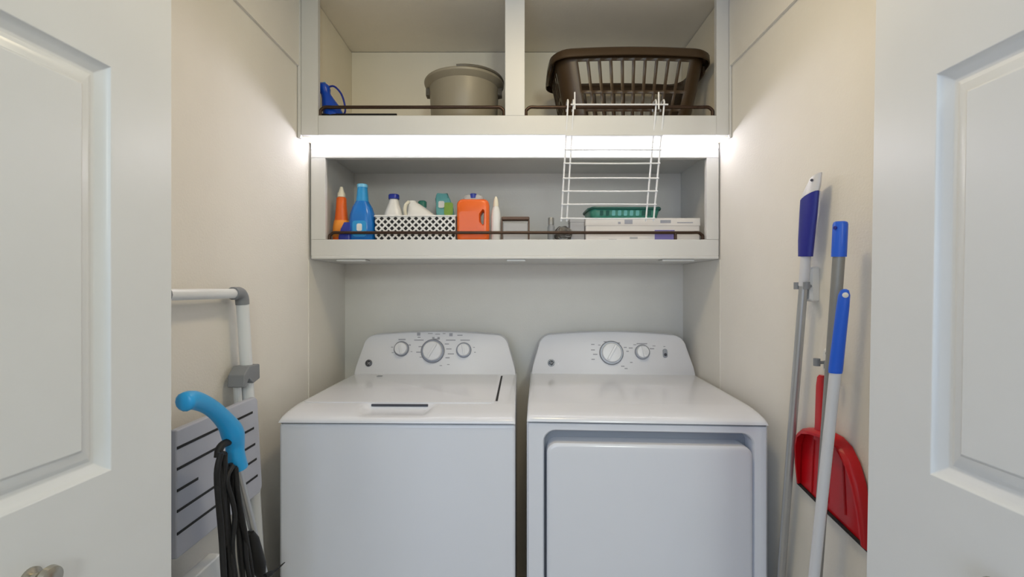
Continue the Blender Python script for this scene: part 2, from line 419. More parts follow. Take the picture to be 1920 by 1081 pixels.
# lid: raised plate hinged at the console, with a gap along its right side
bm = B(); zt = BH+0.0310
loft(bm, [rrect(-0.026, 0.355, z, hx, hy, 0.02) for z, hx, hy in ((zt-0.004, 0.302, 0.237), (zt+0.0004, 0.302, 0.237), (zt+0.0010, 0.2985, 0.2335))])
lid = obj('lid', bm, 'enamel', t)
bm = B(); prism(bm, [(0.2785, 0.145, zt), (0.2855, 0.145, zt), (0.2855, 0.565, zt), (0.2785, 0.565, zt)], (0, 0, 0.0008))
obj('lid_gap', bm, 'gap', dk)
obj('lid_hinge_bumper', lathe(B(), [(0.012, 0), (0.012, 0.0012), (0.010, 0.0018)], (-0.215, 0.55, zt+0.001), 20), 'pocket', lid)
hb = box(B(), -0.108, 0.070, 0.1100, 0.116, BH+0.0200, BH+0.0275)
obj('lid_handle_slot', hb, 'printd', dk, bevel=0.002)
def L(px, py, rootx, D=1.965, rz=0): # panel pixel -> local x,z
    p = at(px, py, D); return p.x-rootx, p.z
for px, py, r, mn in ((753, 653, 0.032, False), (812, 657, 0.050, True), (870, 655, 0.032, False)):
    x, z = L(px, py, -0.3225); dial(cp, x, z, r, mn)
x, z = L(693, 679, -0.3225); emblem(cp, x, z)
it = []; dk_ = []
for px, py, wd, ht in ((753,636,.030,.005),(735,650,.008,.003),(737,660,.009,.003),(768,646,.010,.004),(772,658,.008,.003),
    (785,637,.040,.004),(785,632,.012,.004),(788,649,.014,.004),(785,659,.018,.004),(790,668,.010,.003),(845,637,.040,.004),(862,628,.022,.004),
    (838,644,.018,.004),(842,653,.022,.004),(846,662,.026,.004),(840,669,.018,.004),(828,683,.010,.003),(842,681,.010,.003),
    (806,625,.020,.003),(820,626,.020,.003),(832,625,.012,.003),(818,635,.028,.004),(872,637,.040,.004),(889,650,.007,.003),(891,659,.007,.003)):
    x, z = L(px, py, -0.3225); it.append((x, z, wd, ht))
strokes(cp, it)
for px, py in ((784,626), (845,627)):
    x, z = L(px, py, -0.3225); dk_.append((x, z, .014, .013))
for px in (812, 822): 
    x, z = L(px, 633, -0.3225); dk_.append((x, z, .010, .008))
strokes(cp, dk_, 'print', 'indicator_window')

# dryer
t = thing('tumble_dryer', 'white front door tumble dryer with two dials and a start button, right of the pair', 'dryer', (0.3855, 1.337, 0), R(-3.3))
obj('body', box(B(), -WD, WD, 0.055, 0.66, 0.025, BH-0.003), 'enamel', t, bevel=0.006, seg=2)
obj('seam', box(B(), -WD+0.004, WD-0.004, 0.009, 0.655, BH-0.004, BH+0.0015), 'gap', t)
dk = deck(t); legs(t); cp = console(t)
def rr2(x0, x1, z0, z1, r, y, n=6):
    return [Vector((p.x, y, p.y)) for p in rrect((x0+x1)/2, (z0+z1)/2, 0, (x1-x0)/2, (z1-z0)/2, r, n)]
ox0, ox1, oz0, oz1 = -0.296, 0.306, 0.13, 0.889
bm = B()
outer_f = rr2(-WD+0.006, WD-0.006, 0.031, BH-0.006, 0.002, 0.004); outer_s = rr2(-WD, WD, 0.025, BH-0.003, 0.004, 0.010)
loft(bm, [rr2(-WD, WD, 0.025, BH-0.003, 0.004, 0.0549), outer_s, outer_f, rr2(ox0, ox1, oz0, oz1, 0.036, 0.004),
          rr2(ox0+0.003, ox1-0.003, oz0+0.003, oz1-0.003, 0.034, 0.008), rr2(ox0+0.006, ox1-0.006, oz0+0.006, oz1-0.006, 0.032, 0.0549)], False, False)
fp = obj('front_panel', bm, 'enamel', t)
bm = B(); prism(bm, rr2(ox0+0.006, ox1-0.006, oz0+0.006, oz1-0.006, 0.032, 0.0535), (0, 0.0012, 0)); obj('door_pocket', bm, 'pocket', t)
bm = B(); dz1 = oz1-0.036
dx0, dx1, dz0 = ox0+0.011, ox1-0.0085, oz0+0.010
loft(bm, [rr2(dx0, dx1, dz0, dz1, 0.030, 0.0530), rr2(dx0, dx1, dz0, dz1, 0.030, 0.004), rr2(dx0+0.001, dx1-0.001, dz0+0.001, dz1-0.001, 0.029, -0.001),
          rr2(dx0+0.005, dx1-0.005, dz0+0.005, dz1-0.005, 0.026, -0.0045), rr2(dx0+0.012, dx1-0.012, dz0+0.012, dz1-0.012, 0.022, -0.0055), rr2(dx0+0.03, dx1-0.03, dz0+0.03, dz1-0.03, 0.015, -0.0058)])
obj('door', bm, 'enamel', t)
RX = 0.4225
for px, py, r, mn in ((1146, 660, 0.050, True), (1203, 658, 0.031, False)):
    x, z = L(px, py, RX); dial(cp, x, z, r, mn)
x, z = L(1034, 679, RX); emblem(cp, x, z)
x, z = L(1244.5, 660, RX)
bm = B(); loft(bm, [[onp(x+p.x, z+p.y, h) for p in rrect(0, 0, 0, a, b, a*0.9, 5)] for h, a, b in ((0, .0095, .018), (.003, .0095, .018), (.005, .008, .0165))])
sb = obj('start_button', bm, 'pocket', cp)
bm = B(); loft(bm, [[onp(x+p.x, z-0.006+p.y, h) for p in rrect(0, 0, 0, a, a, a*0.9, 5)] for h, a in ((.005, .006), (.0065, .006), (.007, .005))]); obj('start_light', bm, 'printd', sb)
it = []
for px, py, wd, ht in ((1112,645,.014,.004),(1112,655,.016,.004),(1116,663,.018,.004),(1112,672,.014,.004),(1124,646,.010,.003),(1172,650,.012,.004),(1176,657,.010,.004),
    (1166,684,.014,.004),(1172,688,.012,.004),(1182,677,.010,.004),(1203,643,.044,.004),(1182,651,.016,.004),(1221,652,.018,.004),(1190,645,.012,.003),(1225,647,.012,.003),(1244,648,.008,.003),(1135,640,.012,.004),(1160,642,.012,.004)):
    x, z = L(px, py, RX); it.append((x, z, wd, ht))
strokes(cp, it)

# ------------------------------------------------------------------ upper shelf things
FZ = USH-0.004 + 0.0005
# blue jug with loop handle
t = thing('spray_jug', 'small cobalt blue plastic jug with a thin loop handle on the top left shelf', 'jug', (-0.655, 1.70, FZ))
bm = B()
rings = []
for z, r, dx, sy in ((0, .030, .004, 1), (.003, .034, .004, 1), (.03, .036, .002, 1), (.055, .032, -.006, 1), (.08, .023, -.016, 1), (.098, .018, -.024, 1), (.106, .0185, -.028, 1), (.118, .022, -.031, 1), (.130, .022, -.034, 1), (.138, .015, -.036, 1)):
    rings.append([Vector((dx+r*math.cos(2*math.pi*k/24), r*1.0*math.sin(2*math.pi*k/24), z)) for k in range(24)])
loft(bm, rings); body = obj('body', bm, 'cobalt', t)
obj('handle', tube(B(), curve([(-.018, -0.002, .126), (.006, -0.004, .128), (.030, -0.004, .104), (.043, -0.004, .070), (.046, -0.003, .036), (.030, 0, .018)], 5), [.0035]*26, 8), 'navy', t)
obj('nozzle', tube(B(), [(-.034, 0, .132), (-.036, -.004, .142)], [.013, .010], 16), 'midblue', t)
# dark rod on the shelf
t = tag(obj('cleaning_rod', tube(B(), [(-0.69, 1.674, 1.9187), (-0.415, 1.674, 1.9187)], 0.0102, 10), 'black'), 'thin black rod lying along the front of the top left shelf', 'rod')
# grey tub
t = thing('bucket', 'round grey plastic bucket with a flared rim beside the cabinet divider', 'bucket', (-0.19, 1.853, FZ))
n = 48
prof = [(.126, 0), (.128, .003), (.1355, .155), (.1365, .178), (.150, .188), (.1565, .194), (.1575, .200), (.155, .204), (.150, .2045), (.140, .198), (.1325, .18), (.125, .006), (.02, .006)]
obj('body', lathe(B(), prof, (0,0,0), n), 'tub', t)
for s in (-1, 1):
    bm = B(); loft(bm, [[Vector((s*(.134+d), p.x, .168+p.y)) for p in rrect(0, 0, 0, w_, .016, .006)] for d, w_ in ((0, .022), (.016, .018))]); obj('handle_lug', bm, 'tubd', t)
hp = [(.153*math.cos(R(a)), .153*math.sin(R(a)), .2065 + .004*math.sin(R((a+95)*1.5))) for a in range(-95, 26, 6)]
obj('bail_handle', tube(B(), hp, 0.0055, 8), 'tubd', t)
# laundry basket
def basket():
    t = thing('laundry_basket', 'brown slatted plastic laundry basket on the top right shelf', 'laundry basket', (0.4425, 1.853, FZ))
    HX, HY, rc, HH = 0.268, 0.138, 0.062, 0.262
    # perimeter samples (unit offsets) with bar / slot pattern
    def peri(grow):
        hx, hy, r = HX+grow, HY+grow*0.6, rc
        segs = []
        def line(x0, y0, x1, y1, nslot, f):
            for k in range(nslot):
                for q in (0, f):
                    u = (k+q)/nslot; segs.append((x0+(x1-x0)*u, y0+(y1-y0)*u, q == f))
        def arc(cx, cy_, a0):
            for k in range(6):
                a = R(a0+90*k/6); segs.append((cx+r*math.cos(a), cy_+r*math.sin(a), False))
        line(-hx+r, -hy, hx-r, -hy, 10, 0.27); arc(hx-r, -hy+r, -90)
        line(hx, -hy+r, hx, hy-r, 4, 0.27); arc(hx-r, hy-r, 0)
        line(hx-r, hy, -hx+r, hy, 10, 0.27); arc(-hx+r, hy-r, 90)
        line(-hx, hy-r, -hx, -hy+r, 4, 0.27); arc(-hx+r, -hy+r, 180)
        return segs
    zs = [0, .018, .050, .072, .113, .124, .222, .236, HH-0.004]
    slot_rows = {1, 3, 5}
    bm = B(); rows = []
    for z in zs:
        g = -0.042 + 0.054*(z/HH)**0.8
        rows.append([(bm.verts.new((x, y, z + (0.008*(1-(x/HX)**2) if z > .2 else 0))), s) for x, y, s in peri(g)])
    n = len(rows[0])
    for j in range(len(rows)-1):
        for i in range(n):
            k = (i+1) % n
            if j in slot_rows and rows[j][i][1]: continue
            bm.faces.new((rows[j][i][0], rows[j][k][0], rows[j+1][k][0], rows[j+1][i][0]))
    bm.faces.new([v for v, s in rows[0]][::-1])
    obj('body', bm, 'brown', t, solid=0.004, angle=45)
    # rolled rim
    bm = B(); rings = []
    for i, (x, y, s) in enumerate(peri(0.012)):
        c = Vector((x, y, HH + 0.008*(1-(x/HX)**2)-0.004)); dirv = Vector((x/HX, y/HY, 0)).normalized()
        rings.append([c + dirv*a + Vector((0, 0, b)) for a, b in ((-.003, -.004), (-.003, .006), (.004, .0085), (.014, .006), (.023, -.002), (.025, -.027), (.021, -.029), (.016, -.006))])
    rings.append(rings[0]); loft(bm, rings, False, False)
    bmesh.ops.remove_doubles(bm, verts=bm.verts, dist=1e-5)
    obj('rim', bm, 'brown', t, angle=50)
    # end grips
    for s in (-1, 1):
        bm = B(); tube(bm, curve([(s*0.292, -0.065, .246), (s*0.297, -0.05, .226), (s*0.298, 0, .222), (s*0.297, 0.05, .226), (s*0.292, 0.065, .246)], 5), .008, 8)
        obj('grip', bm, 'brown', t)
basket()
# hanging wire rack
t = thing('wire_rack', 'white coated wire rack hooked over the top right guard rail, hanging before both cabinets', 'wire rack', (0.36, 1.63, 1.55))
ztop, zbot, dt, db = 1.952, 1.545, 1.628, 1.700
def rp(x, z):
    u = (ztop-z)/(ztop-zbot); return Vector((x - 0.016*u*(1 if x < .36 else 1.0), dt+(db-dt)*u, z))
def dof(z): return dt+(db-dt)*(ztop-z)/(ztop-zbot)
for x in (0.196, 0.216, 0.505, 0.533):
    z1 = ztop+0.010
    hook = [rp(x, zbot), rp(x, (ztop+zbot)/2), rp(x, ztop-0.02), (x, dt, ztop+0.001), (x, dt+0.006, z1), (x, dt+0.030, z1+0.001), (x, dt+0.042, ztop), (x, dt+0.042, ztop-0.018)]
    obj('upright_wire', tube(B(), hook, 0.0031, 6), 'wire', t, world=True, angle=60)
for k, py in enumerate((254, 281, 306, 334, 358, 383, 409)):
    z = H + (540-py)*1.665/F
    for _ in range(3): z = H + (540-py)*dof(z)/F
    a = rp(0.192, z) - Vector((0, .004, 0)); b = rp(0.537, z) - Vector((0, .004, 0)); m_ = (a+b)/2 + Vector((0, 0, .001 if k % 2 else -.001))
    obj('rung', tube(B(), curve([a, m_, b], 4), 0.0028, 6), 'wire', t, world=True)
obj('top_bar', tube(B(), [(0.205, dt-0.004, 1.942), (0.545, dt-0.004, 1.942)], 0.0028, 6), 'wire', t, world=True)
for x in (0.219, 0.512):
    obj('stub', tube(B(), [(x, dt-0.006, 1.925), (x, dt-0.004, 1.985)], 0.0028, 6), 'wire', t, world=True)

# ------------------------------------------------------------------ lower shelf things
SZ = LSH-0.006+0.0005
def bottle(par, name, m, rings, n=4, cx=0, cy_=0):
    bm = B(); loft(bm, [rrect(cx+(dx if len(r_) > 3 else 0), cy_, z, hx, hy, min(hx, hy)*0.85, n) for r_ in rings for (z, hx, hy, dx) in [tuple(r_)+(0,) if len(r_) == 3 else r_]])
    return obj(name, bm, m, par, angle=50)
t = thing('spray_bottle', 'orange squeeze bottle with a cream pointed nozzle at the left end of the lower shelf', 'bottle', (-0.660, 1.80, SZ))
b_ = bottle(t, 'body', 'orange', [(0, .029, .022), (.004, .032, .024), (.06, .029, .023), (.10, .023, .020), (.14, .0195, .018), (.172, .018, .017), (.176, .013, .013)])
bottle(t, 'nozzle', 'cream', [(.176, .015, .015), (.190, .014, .014), (.197, .010, .010), (.216, .005, .005)])
bm = B(); loft(bm, [rrect(0, 0, z, a, b, .019) for z, a, b in ((.02, .0322, .0247), (.06, .0300, .0240), (.085, .0265, .0223))], False, False); obj('label_band', bm, 'yellow', b_, solid=.0006)
t = thing('detergent_bottle', 'tall blue bottle with a light blue cap next to the orange squeeze bottle', 'bottle', (-0.577, 1.795, SZ))
b_ = bottle(t, 'body', 'bluebot', [(0, .046, .034), (.004, .050, .037), (.06, .050, .037), (.105, .046, .035), (.135, .037, .03), (.15, .028, .024), (.158, .024, .022)], 6)
bottle(t, 'neck', 'midblue', [(.158, .023, .022), (.190, .020, .020), (.212, .018, .018)], 6)
bottle(t, 'cap', 'ltblue', [(.212, .0195, .0195), (.2225, .0195, .0195), (.225, .017, .017)], 6)
bm = B(); loft(bm, [[Vector((p.x, -.0375+d, .050+p.y)) for p in rrect(0, 0, 0, .026, .03, .01)] for d in (0, .002)]); obj('front_label', bm, 'midblue', b_)
bm = B(); loft(bm, [[Vector((p.x, -.0383+d, .055+p.y)) for p in rrect(0, 0, 0, .010, .014, .006)] for d in (0, .002)]); obj('label_emblem', bm, 'whitep', b_)
t = thing('detergent_sachet', 'small blue pouch standing in front of the orange squeeze bottle', 'pouch', (-0.634, 1.768, SZ))
bm = B(); loft(bm, [rrect(dx, 0, z, a, b, min(a, b)*.8) for z, a, b, dx in ((0, .024, .010, 0), (.02, .024, .012, 0), (.05, .020, .008, .004), (.075, .012, .002, .008))]); obj('body', bm, 'navy', t)
# patterned bin
BX0, BX1, BY0, BY1, BZ1 = -0.523, -0.216, 1.772, 1.935, SZ+0.100
t = thing('storage_bin', 'white bin with a black diamond lattice pattern, holding bottles on the lower shelf', 'bin', ((BX0+BX1)/2, (BY0+BY1)/2, SZ))
bm = B(); e = .003
box(bm, BX0+e, BX1-e, BY0+e, BY0+e+.003, SZ, BZ1-.004); box(bm, BX0+e, BX1-e, BY1-e-.003, BY1-e, SZ, BZ1-.004)
box(bm, BX0+e, BX0+e+.003, BY0+e, BY1-e, SZ, BZ1-.004); box(bm, BX1-e-.003, BX1-e, BY0+e, BY1-e, SZ, BZ1-.004); box(bm, BX0+e, BX1-e, BY0+e, BY1-e, SZ, SZ+.004)
ln = obj('liner', bm, 'gap', t, world=True); ln['label'] = 'black inner liner'
bm = B(); p = .0262; hw = .0043
def lat(bm, u0, u1, z0, z1, conv):
    n_ = int((u1-u0+z1-z0)/p)+2
    for sgn in (1, -1):
        for k in range(-n_, n_+1):
            # line u = c + sgn*(z-z0)
            c = u0 + k*p
            za, zb = z0, z1
            ua, ub = c, c+sgn*(z1-z0)
            # clip in u
            def zat(u): return z0+(u-c)*sgn
            lo, hi = sorted((zat(u0), zat(u1)))
            za, zb = max(z0, lo), min(z1, hi)
            if zb-za < .004: continue
            a = Vector((c+sgn*(za-z0), za)); b = Vector((c+sgn*(zb-z0), zb)); d = (b-a).normalized(); nn = Vector((-d.y, d.x))*hw
            q = [a+nn, a-nn, b-nn, b+nn]; q = [Vector((min(max(v.x, u0), u1), min(max(v.y, z0), z1))) for v in q]
            if sgn == 1: dd = (0, .0026)
            else: dd = (.0002, .0026)
            prism(bm, [conv(v.x, v.y, dd[0]) for v in q], conv(0, 0, dd[1])-conv(0, 0, dd[0]))
lat(bm, BX0, BX1, SZ, BZ1, lambda u, z, d: Vector((u, BY0+d, z)))
lat(bm, BY0+.003, BY1, SZ, BZ1, lambda u, z, d: Vector((BX1-d, u, z)))
lat(bm, BY0+.003, BY1, SZ, BZ1, lambda u, z, d: Vector((BX0+d, u, z)))
o = obj('lattice', bm, 'whitep', t, world=True, smooth=False); o['label'] = 'white lattice shell'
bm = B(); tube(bm, [(BX0, BY0, BZ1), (BX1, BY0, BZ1), (BX1, BY1, BZ1), (BX0, BY1, BZ1), (BX0, BY0+.001, BZ1)], .0035, 6); obj('rim', bm, 'whitep', t, world=True)
FB = SZ+.0045
t = thing('bleach_bottle', 'white bottle with a dark blue cap standing in the patterned bin', 'bottle', (-0.463, 1.825, FB))
bottle(t, 'body', 'whitep', [(0, .040, .034), (.005, .044, .037), (.09, .042, .036), (.115, .034, .030), (.150, .021, .021), (.168, .016, .016)], 6)
bottle(t, 'cap', 'navy', [(.169, .0205, .0205), (.184, .0205, .0205), (.187, .018, .018)], 8)
t = thing('laundry_jug', 'white jug with sloping shoulder and a handle leaning in the patterned bin', 'jug', (-0.3505, 1.830, FB))
bm = B(); loft(bm, [rrect(dx, 0, z, a, b, min(a, b)*.7) for z, a, b, dx in ((0, .055, .045, 0), (.01, .060, .047, 0), (.085, .060, .047, 0), (.105, .054, .044, -.004), (.125, .040, .034, -.016), (.145, .026, .024, -.030), (.155, .018, .018, -.038), (.162, .015, .015, -.042))]); obj('body', bm, 'whitep', t)
obj('handle', tube(B(), curve([(-.050, -.018, .157), (-.063, -.020, .143), (-.066, -.020, .118), (-.060, -.018, .094)], 5), .007, 8), 'cream', t)
t = thing('softener_bottle', 'bottle with a teal cap behind the white jug in the patterned bin', 'bottle', (-0.366, 1.900, FB))
bottle(t, 'body', 'seafoam', [(0, .026, .022), (.10, .026, .022), (.142, .018, .018), (.152, .014, .014)], 5); bottle(t, 'cap', 'teal', [(.152, .017, .017), (.172, .017, .017), (.176, .013, .013)], 6)
t = thing('wipes_pouch', 'green and pale blue crumpled pouch at the right end of the patterned bin', 'pouch', (-0.268, 1.899, FB))
bm = B(); random.seed(3)
rings = []
for z, a, b, dx in ((0, .034, .024, 0), (.05, .036, .022, 0), (.11, .036, .022, -.003), (.150, .034, .019, -.008), (.185, .028, .010, -.014), (.205, .020, .004, -.018)):
    rings.append([Vector((q.x+random.uniform(-.003, .003), q.y+random.uniform(-.003, .003), q.z+(random.uniform(-.004, .004) if z else 0))) for q in rrect(dx, 0, z, a, b, min(a, b)*.6)])
loft(bm, rings); b_ = obj('body', bm, 'seafoam', t, angle=20)
bm = B(); loft(bm, [[Vector((.012+q.x, -.0245+d+0.10*q.y, .140+q.y)) for q in rrect(0, 0, 0, .018, .026, .008)] for d in (0, .003)]); obj('front_label', bm, 'green', b_)
bm = B(); loft(bm, [[Vector((-.017+q.x, -.0235+d+0.16*q.y, .158+q.y)) for q in rrect(0, 0, 0, .012, .014, .006)] for d in (0, .003)]); obj('logo_patch', bm, 'whitep', b_)
# orange jug
t = thing('detergent_jug', 'big orange detergent jug with a side handle and blue cap on the lower shelf', 'jug', (-0.1490, 1.805, SZ))
def jug_outline(ins):
    return [Vector((q.x, 0, .0825+q.y)) for q in rrect(0, 0, 0, .0615-ins, .0825-ins, .022, 6)]
def hole(ins):
    n_ = len(jug_outline(0)); c = Vector((.036, 0, .094)); out = []
    for q in jug_outline(0):
        d = (q - c); a = math.atan2(d.z/1.7, d.x); out.append(c + Vector(((.0085+ins)*math.cos(a), 0, (.027+ins)*math.sin(a))))
    return out
bm = B(); y = .036
def sh(pts, yy): return [Vector((q.x, yy, q.z)) for q in pts]
loft(bm, [sh(hole(0), y-.008), sh(hole(.005), y), sh(jug_outline(.010), y), sh(jug_outline(.003), y-.004), sh(jug_outline(0), y-.011), sh(jug_outline(0), -y+.011), sh(jug_outline(.003), -y+.004), sh(jug_outline(.010), -y), sh(hole(.005), -y), sh(hole(0), -y+.008), sh(hole(0), y-.008)], False, False)
bmesh.ops.remove_doubles(bm, verts=bm.verts, dist=1e-5)
b_ = obj('body', bm, 'orange', t, angle=50)
bottle(t, 'neck', 'greybox', [(.164, .040, .024), (.170, .040, .024), (.180, .036, .022), (.185, .030, .018)], 6)
bottle(t, 'cap', 'navy', [(.170, .013, .0265), (.1865, .013, .0265), (.189, .010, .020)], 5)
bm = B(); loft(bm, [[Vector((-.018+q.x, -y-.0006+d, .072+q.y)) for q in rrect(0, 0, 0, .034, .045, .01)] for d in (0, .002)]); obj('front_label', bm, 'yellow' if False else 'orange', b_)
t = thing('lotion_bottle', 'slim white bottle standing right of the orange jug', 'bottle', (-0.062, 1.800, SZ))
bottle(t, 'body', 'whitep', [(0, .017, .014), (.003, .019, .016), (.10, .019, .016), (.125, .016, .014), (.14, .010, .010)], 5); bottle(t, 'cap', 'cream', [(.14, .011, .011), (.165, .0085, .0085), (.178, .0045, .0045)], 5)
# brown frame stand
t = thing('wooden_stand', 'small dark brown frame with a white panel in the middle of the lower shelf', 'stand', (0.013, 1.80, SZ))
obj('top_bar', box(B(), -.054, .054, -.02, .02, .086, .099), 'brownw', t, bevel=.004)
for s in (-1, 1): obj('leg', box(B(), s*.052-.0025, s*.052+.0025, -.018, .018, 0, .086), 'brownw', t, bevel=.001, seg=1)
obj('panel', box(B(), -.047, .047, -.014, .010, .0, .076), 'greybox', t, bevel=.002)
t = thing('glass_jar', 'tiny grey glass jar left of the steel scourer on the lower shelf', 'jar', (0.151, 1.80, SZ))
obj('body', lathe(B(), [(.012, 0), (.014, .002), (.014, .06), (.010, .07)], (0,0,0), 20), 'glass', t); obj('lid', lathe(B(), [(.0115, .07), (.0115, .094), (.010, .097)], (0,0,0), 20), 'steel', t)
t = thing('steel_scourer', 'dark grey crumpled steel scourer beside the grey carton', 'scourer', (0.198, 1.792, SZ))
bm = B(); random.seed(11)
bmesh.ops.create_icosphere(bm, subdivisions=3, radius=.033)
for v in bm.verts: v.co = Vector((v.co.x*1.05, v.co.y*.8, v.co.z*.95))*random.uniform(.88, 1.1)
zmin = min(v.co.z for v in bm.verts)
for v in bm.verts: v.co.z -= zmin
obj('body', bm, 'steelw', t)
for k in range(7):
    c = Vector((random.uniform(-.02, .02), -.016+random.uniform(-.010, .002), .02+random.uniform(0, .03))); r = random.uniform(.010, .018); tl = random.uniform(0, 3)
    obj('wire_curl', tube(B(), [c + Vector((r*math.cos(a), .5*r*math.sin(a)*math.sin(tl), r*.7*math.sin(a))) for a in [k2*.5 for k2 in range(12)]], .0014, 5), 'steel', t)
t = thing('grey_carton', 'small grey carton left of the flat white box', 'carton', (0.252, 1.822, SZ))
obj('body', box(B(), -.028, .027, -.03, .03, 0, .088), 'greybox', t, bevel=.002); obj('lid', box(B(), -.0295, .0285, -.0315, .0315, .078, .092), 'greybox', t, bevel=.002)
t = thing('flat_white_box', 'long flat white cardboard box under the green tray on the lower shelf', 'box', (0.4985, 1.88, SZ))
b_ = obj('body', box(B(), -.2165, .2165, -.108, .10, 0, .080), 'card', t, bevel=.002)
obj('lid', box(B(), -.2185, .2185, -.110, .102, .062, .0915), 'card', t, bevel=.002)
bm = B(); box(bm, .045, .121, -.1088, -.108, .002, .046); obj('purple_print', bm, 'purple', b_, smooth=False)
bm = B(); box(bm, -.070, -.040, -.1106, -.110, .069, .085); box(bm, -.095, -.085, -.1106, -.110, .069, .077); box(bm, .066, .106, -.1106, -.110, .072, .084); box(bm, .13, .19, -.1106, -.110, .072, .076); tag(obj('printed_markings', bm, 'print', b_, smooth=False), kind='stuff')
bm = B(); box(bm, -.13, -.10, -.1086, -.108, .004, .012); box(bm, -.05, -.02, -.1086, -.108, .012, .02); tag(obj('printed_lines', bm, 'greybox', b_, smooth=False), kind='stuff')
t = thing('green_tray', 'shallow teal green plastic tray lying on the flat white box', 'tray', (0.437, 1.872, SZ+.0915+.0003))
bm = B(); nper = 12
rings = []
for z, a, b in ((0, .124, .070), (.004, .128, .074), (.040, .137, .083)): rings.append(rrect(0, 0, z, a, b, .03, 4))
loft(bm, rings, True, False); obj('body', bm, 'teal', t, solid=.003)
bm = B(); rg = []
P_ = rrect(0, 0, .041, .139, .085, .03, 5)
for k, q in enumerate(P_ + [P_[0]]): rg.append(q + Vector((0, 0, .0015*math.sin(k*1.3))) if k < len(P_) else rg[0].copy())
tube(bm, rg, .005, 8); obj('rim', bm, 'teald', t)
for k in range(9):
    x = -.092+k*.023
    bm = B(); loft(bm, [[Vector((x+q.x, -.0765-.0053+ (-.0065*q.y/.014)*.5 + d, .022+q.y)) for q in rrect(0, 0, 0, .0065, .010, .003)] for d in (-.0012, .001)]); obj('slot', bm, 'seafoam' if 1 < k < 7 else 'teald', t)

# ------------------------------------------------------------------ step ladder on the left wall
LX = -0.716
t = thing('step_ladder', 'folded white step ladder with a grey platform leaning on the left wall', 'step ladder', (LX, 1.15, 0))
top_r, top_l = Vector((LX-.008, 1.246, 1.287)), Vector((LX-.008, 0.930, 1.287))
bot_r, bot_l = Vector((LX+.006, 1.358, 0.02)), Vector((LX+.006, 0.928, 0.02))
rt = 0.0155
for a, b in ((top_r, bot_r), (top_l, bot_l)):
    lg = obj('leg', tube(B(), [a, b], rt, 14), 'whitetube', t, world=True)
    obj('rubber_foot', tube(B(), [b+(a-b).normalized()*.05, b-Vector((0, 0, .0195))], rt+.004, 14), 'black', lg, world=True)
obj('top_rail', tube(B(), [top_r+Vector((0, -.01, 0)), top_l+Vector((0, .01, 0))], 0.0130, 14), 'whitetube', t, world=True)
for c, s in ((top_r, 1), (top_l, -1)):
    obj('corner_joint', tube(B(), curve([c+Vector((0, -s*.040, .0)), c+Vector((0, -s*.012, 0)), c+Vector((0, 0, -.012)), c+(bot_r-top_r if s > 0 else bot_l-top_l).normalized()*.03], 4), .0168, 14), 'hinge', t, world=True)
def lp(s, z):
    a, b = (top_r, bot_r) if s > 0 else (top_l, bot_l); u = (a.z-z)/(a.z-b.z); return a+(b-a)*u
for s in (1, -1):
    c = lp(s, 1.072); bm = B(); f_ = 1 if s > 0 else .4
    pr = [(-s*.055, -.030), (-s*.052, .002), (-s*.030, .022), (s*.022, .020), (s*.024, -.020), (-s*.008, -.028), (-s*.030, -.012), (-s*.044, -.030)]
    prism(bm, [c+Vector((-.020, u*f_, v)) for u, v in pr], (.044, 0, 0)); obj('hinge_block', bm, 'hinge', t, world=True, bevel=.003)
# rear legs folded between the front ones
for s in (1, -1):
    a = lp(s, 1.06)+Vector((-.010, -s*.030, 0)); b = lp(s, .03)+Vector((-.012, -s*.034, 0)); obj('rear_leg', tube(B(), [a, b], .010, 10), 'whitetube', t, world=True)
# platform hanging flat, with black tread joints
def plank(name, z0, z1, m, x0, x1, sl=.038, rr=None):
    r0, r1 = rr or (lp(1, z0).y-sl+.004, lp(1, z1).y-sl+.004); l0, l1 = .946, .946; bm = B()
    prism(bm, [(x0, l0, z0), (x0, r0-.012, z0), (x0, r0, z0+.012), (x0, r1, z1-.010), (x0, r1-.012, z1), (x0, l1, z1)], (x1-x0, 0, 0))
    return obj(name, bm, m, t, world=True, bevel=.004)
pf = plank('platform', .748, 1.012, 'tread', LX+.018, LX+.034, .026); pf['label'] = 'grey platform'
for z, y0, y1 in ((.975, .947, 1.222), (.932, .947, 1.228), (.888, .947, 1.010), (.888, 1.17, 1.234), (.846, .947, 1.241), (.800, .947, 1.246)):
    obj('tread_joint', box(B(), LX+.0335, LX+.0350, y0, y1, z-.0028, z+.0028), 'black', pf, world=True)
st = plank('step', .40, .690, 'whitetube', LX+.016, LX+.046, rr=(1.13, 1.085)); st['label'] = 'white lower step'

# ------------------------------------------------------------------ stick vacuum with blue handle and cord
t = thing('stick_vacuum', 'stick vacuum with a bright blue hooked handle and hanging black cord by the ladder', 'vacuum', (-0.575, 1.26, 0))
hx = -0.600
def hpnt(px, py): return atx(px, py, hx)
pts = curve([hpnt(343, 754), hpnt(360, 749), hpnt(385, 757), hpnt(410, 775), hpnt(432, 802), hpnt(440, 828), hpnt(441, 852), hpnt(444, 876)], 5)
n_ = len(pts); rad = []
for i in range(n_):
    u = i/(n_-1); rad.append(.0180 - .0020*math.exp(-((u-.35)/.18)**2) + .0045*math.exp(-((u-.62)/.09)**2) + .004*max(0, (u-.80)/.2))
rad[0] = .013
bm = B(); tube(bm, pts, rad, 14); hd = obj('handle', bm, 'sky', t, world=True, angle=60); hd['label'] = 'bright blue hooked handle'
S_ = hpnt(443, 868); E_ = Vector((-0.572, 1.285, 0.06))
obj('pole', tube(B(), [S_, E_], .0085, 12), 'alu', t, world=True)
pl = lambda u: S_+(E_-S_)*u
